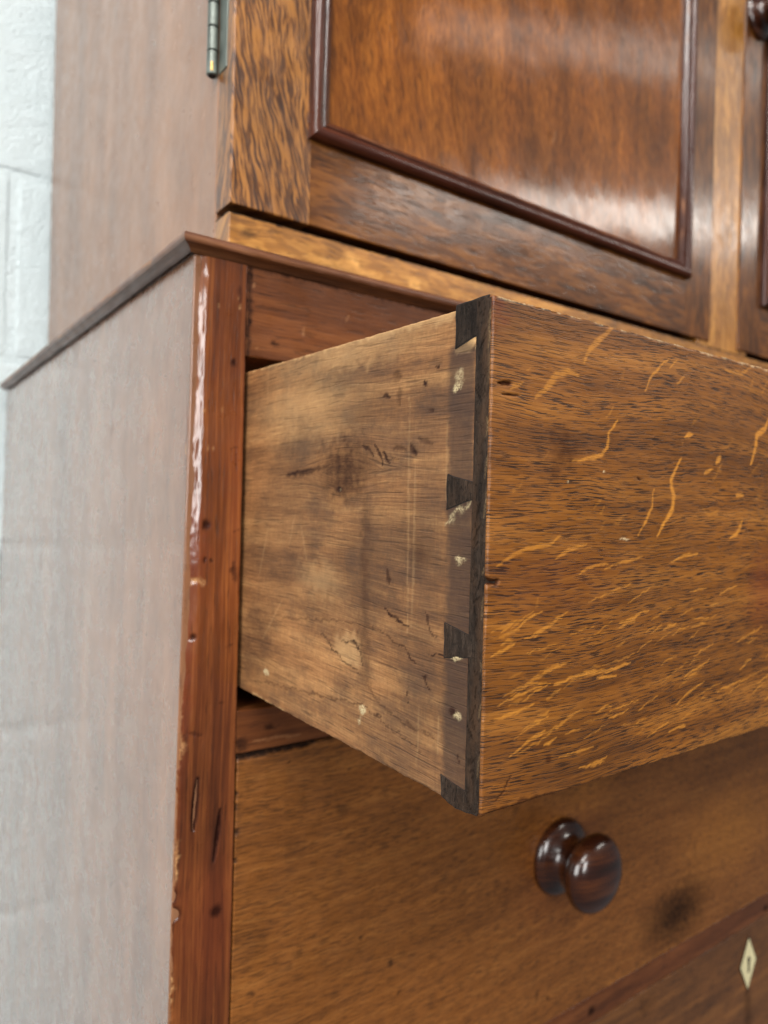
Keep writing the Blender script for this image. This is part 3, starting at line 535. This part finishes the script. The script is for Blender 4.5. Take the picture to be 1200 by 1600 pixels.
for x in (.2745, WID-.2745): knob(D2, (x, .0004, -.1355), .97)
def d3(m):
    z0 = Z3B+.0005
    def q(px): p = onY(px, 0); return (p[0]-WS-.0009, p[2]-z0)
    m.stroke('dark', [q((1169, 1545)), q((1170, 1640))], .006, .55, .95, .01); m.blob('dark', q((1010, 1570)), .01, .008, .4, .95, .015); pass
D3 = closed(Z3B, Z2C, d3, 'closed bottom drawer with an ivory diamond keyhole plate', (.002, .0015), 'bottom_oak', gw=gw2)
ec = onY((1169, 1505), 0); ex, ez = ec[0], ec[2]
def prism(name, poly, y0, y1, mat, parent, bev=.0006):
    n = len(poly); V = []; cx = sum(p[0] for p in poly)/n; cz = sum(p[1] for p in poly)/n
    for y, s in ((y1, 1-bev/.008), (y1+.0004, 1), (y0, 1)):
        for x, z in poly: V.append((cx+(x-cx)*s, y, cz+(z-cz)*s))
    F = [tuple(range(n))] + [(l*n+i, l*n+(i+1) % n, (l+1)*n+(i+1) % n, (l+1)*n+i) for l in range(2) for i in range(n)]+[tuple(2*n+i for i in range(n))]
    me = bpy.data.meshes.new(name); me.from_pydata(V, [], F); bmfix(me, 30); return link(name, me, mat, parent)
prism('escutcheon_seam', [(ex-.0146, ez), (ex, ez-.0249), (ex+.0146, ez), (ex, ez+.0249)], .002, -.0003, M['keyhole'], D3, 0)
es = prism('escutcheon', [(ex-.0138, ez), (ex, ez-.0236), (ex+.0138, ez), (ex, ez+.0236)], .002, -.0006, M['ivory'], D3)
kh = [(ex+.0026*math.cos(a), ez+.0036+.003*math.sin(a)) for a in np.linspace(-.9, math.pi+.9, 14)]+[(ex-.0016, ez-.0082), (ex+.0016, ez-.0082)]
prism('keyhole', kh, .001, -.00075, M['keyhole'], D3, 0)

# ================================================================== CUPBOARD
YC = .0388; XC = .0356; ZD = .267; XR = .5147; XS = .5655; ZTOP = .98; DB = .512; YT = .0585; XE = WID-XC
cup = thing('linen_cupboard', 'tall oak cupboard with moulded panel doors and a grey hinge, standing on the chest', 'cupboard', (WID/2, .27, ZM1))
Zc = ZM1-.0002
YJ = onX((133, 400), XC)[1]
def cm(m):
    for px, a in (((275, 275), .3), ((225, 220), .4), ((210, 640), .3)): p = onX(px, XC); m.blob('dark', (DB-p[1], p[2]-Zc), .002, .002, a, .8, .003)
board('side_board', (XC, DB, Zc), (0, -1, 0), (0, 0, 1), DB-YJ-.0002, ZTOP-Zc, .016, M['upper_side'], cup, res=.006, r=.0003, along='v', wob=.0006)
board('side_board', (XC, YJ, Zc), (0, -1, 0), (0, 0, 1), YJ-YT-.0006, ZTOP-Zc, .016, M['upper_side'], cup, res=.005, r=.0008, along='v', wob=.0006)
board('side_board', (XE, YT, Zc), (0, 1, 0), (0, 0, 1), DB-YT, ZTOP-Zc, .016, M['upper_side'], cup, res=.05, along='v')
board('back_board', (XE-.01, DB-.002, Zc), (-1, 0, 0), (0, 0, 1), XE-XC-.02, ZTOP-Zc, .01, M['inner'], cup, res=.1)
board('top_board', (XC, YC, ZTOP+.012), (1, 0, 0), (0, 1, 0), XE-XC, DB-YC, .0118, M['door_oak'], cup, res=.05)
def pm(m):
    def q(px): p = onY(px, YC); return (p[0]-XC, p[2]-Zc)
    m.stroke('dark', [(-.01, ZD-.0042-Zc), (1.2, ZD-.0042-Zc)], .0011, 1., .5, .001, taper=False)
    m.stroke('dark', [q((380, 362)), q((398, 366))], .0028, .55, .5, .002)
    for a, b, w_, s in (((545, 398), (560, 415), .003, .7), ((640, 438), (655, 450), .004, .6), ((480, 400), (600, 436), .003, .35), ((860, 497), (990, 535), .006, .4)): m.stroke('light', [q(a), q(b)], w_, s, .8, .006)
board('plinth_rail', (XC, YC+.0008, Zc), (1, 0, 0), (0, 0, 1), XE-XC, ZD-.0042-Zc, .0185, M['plinth_oak'], cup, res=(.003, .0015), r=.0009, wear=.8, mf=pm)
board('front_stile', (XR+.0012-.02, YC+.0016, ZD-.0042), (1, 0, 0), (0, 0, 1), XS-XR-.0024+.04, ZTOP-ZD, .017, M['plinth_oak'], cup, res=(.003, .004), r=.0006, along='v')
# carcass edge behind the doors
board('shelf', (XC+.012, YT+.004, ZD-.004), (1, 0, 0), (0, 1, 0), XE-XC-.024, DB-YT-.02, .01, M['inner'], cup, res=.1)

MP = [(0, -.001), (0, .0028), (.0008, .0046), (.0026, .0058), (.005, .0060), (.0068, .0052), (.0078, .004), (.0079, .0026), (.0086, .0022), (.0095, .0028), (.0106, .0029), (.0114, .002), (.0126, .0014), (.0137, .0003), (.0137, -.006)]
def door(x0, x1, left=True):
    dn = part('door', cup); dn['label'] = 'left cupboard door with a figured oak stile and a hinge on its edge' if left else 'right cupboard door with a dark round knob'
    sw = .0493 if left else .0420; se = x1-.0398 if left else x1-.0493
    rs = .0016 if left else .004; zb = ZD; rh = .0505
    board('stile', (x0, YC, zb), (1, 0, 0), (0, 0, 1), sw, ZTOP-zb-.001, YT-YC-.0006, M['figured_oak' if left else 'door_oak'], dn, res=(rs, rs*1.6), r=.0009, wear=1., along='v', edges=(1, .0, 1, 1), gw=(lambda a, x: (a, x+.16*a-.9*(a-.1)**2*.6)) if left else None)
    board('stile', (se, YC, zb), (1, 0, 0), (0, 0, 1), x1-se, ZTOP-zb-.001, YT-YC-.0006, M['door_oak'], dn, res=(rs, .004), r=.0008, wear=1., along='v', edges=(.0, 1, 1, 1))
    def rm(m): m.stroke('tint', [(.0, .03), (.2, .03)], .02, .3, .9, .02)
    board('rail', (x0+sw+.0001, YC+.0001, zb), (1, 0, 0), (0, 0, 1), se-x0-sw-.0002, rh, YT-YC-.0006, M['door_oak'], dn, res=(.002, .0016), r=.0007, edges=(0, 0, 1, 1), wob=.0002)
    board('rail', (x0+sw+.0001, YC+.0001, ZTOP-.06), (1, 0, 0), (0, 0, 1), se-x0-sw-.0002, .059, YT-YC-.0006, M['door_oak'], dn, res=.02, r=.0007, edges=(0, 0, 1, 1))
    ox0 = x0+.0473; ox1 = x1-.0391 if left else x1-.0473; oz0 = .3168; oz1 = ZTOP-.06+.001
    if not left: ox0 = x0+.0400
    C4 = [((ox0, oz0), (1, 1)), ((ox1, oz0), (-1, 1)), ((ox1, oz1), (-1, -1)), ((ox0, oz1), (1, -1))]
    for i in range(4):
        (a, da), (b, db) = C4[i], C4[(i+1) % 4]
        sweep('moulding', (((a[0], YC, a[1]), (da[0], 0, da[1])), ((b[0], YC, b[1]), (db[0], 0, db[1]))), MP, M['mould_wood'], dn, res=.004, up=(0, -1, 0), worn=.00025)
    px0, px1, pz0, pz1 = ox0+.008, ox1-.008, oz0+.008, oz1-.008
    def pmk(m):
        if not left: return
        def q(px): p = onY(px, YC+.002); return (p[0]-px0, p[2]-pz0)
        m.stroke('dark', [q((675, 0)), q((700, 80)), q((712, 200)), q((728, 262))], .0012, .35, .8, .003)
        for a, b in (((870, 200), (860, 240)), ((990, 20), (1030, 90)), ((1000, 0), (1035, 60)), ((960, 20), (1000, 110))): m.stroke('pale', [q(a), q(b)], .0004, .3, .6, .002)
        m.blob('dark', q((858, 212)), .002, .003, .4, .7, .003)
    board('panel', (px0, YC+.0022, pz0), (1, 0, 0), (0, 0, 1), px1-px0, pz1-pz0, .006, M['panel_oak'], dn, res=(.002, .003), r=.0005, along='v', mf=pmk, wob=.0003, gw=lambda a, x: (a, x+.25*(a-.05)*np.exp(-x*3)*.4))
    return dn
DL = door(XC, XR); DR = door(XS, XE, False)
kc_ = onY((1211, -9), YC-.03)
knob(DR, (XS+.0225, YC, kc_[2]+.007), .82)
# hinge
hz0 = .3445; hp = (XC-.0032, YT+.0022)
hg = part('hinge', DL)
def cyl(name, x, y, z0, z1, r_, mat, parent, n=28, bev=.0004):
    V = []; F = []
    prof = [(0, z0), (r_-bev, z0), (r_, z0+bev), (r_, z1-bev), (r_-bev, z1), (0, z1)]
    for r2, z in prof:
        for k in range(n): V.append((x+r2*math.cos(2*math.pi*k/n), y+r2*math.sin(2*math.pi*k/n), z))
    for i in range(len(prof)-1):
        for k in range(n): F.append((i*n+k, i*n+(k+1) % n, (i+1)*n+(k+1) % n, (i+1)*n+k))
    me = bpy.data.meshes.new(name); me.from_pydata(V, [], F); me.shade_smooth(); bmfix(me, 35); return link(name, me, mat, parent)
def hbox(name, x0, x1, y0, y1, z0, z1, mat, parent):
    V = [(x, y, z) for x in (x0, x1) for y in (y0, y1) for z in (z0, z1)]; F = [(0, 1, 3, 2), (4, 6, 7, 5), (0, 4, 5, 1), (2, 3, 7, 6), (0, 2, 6, 4), (1, 5, 7, 3)]
    me = bpy.data.meshes.new(name); me.from_pydata(V, [], F); bmfix(me, 20)
    o = link(name, me, mat, parent); b = o.modifiers.new('b', 'BEVEL'); b.width = .0003; b.segments = 2; return o
zs = [hz0, hz0+.0135, hz0+.027, hz0+.0405, hz0+.054, hz0+.0675]
for a, b in zip(zs, zs[1:]): cyl('knuckle', hp[0], hp[1], a+.0002, b-.0002, .0032, M['brass'], hg)
cyl('pin', hp[0], hp[1], hz0-.0006, zs[-1]+.0006, .0021, M['keyhole'], hg)
hbox('leaf', XC-.0007, XC+.001, YT-.0115, YT-.001, hz0+.0002, zs[-1], M['brass'], hg)
cyl('highlight_sliver', hp[0]-.0012, hp[1]-.0025, hz0+.0012, hz0+.0068, .0009, M['bright_brass'], hg, 12)  # bright sliver added as the highlight on the barrel
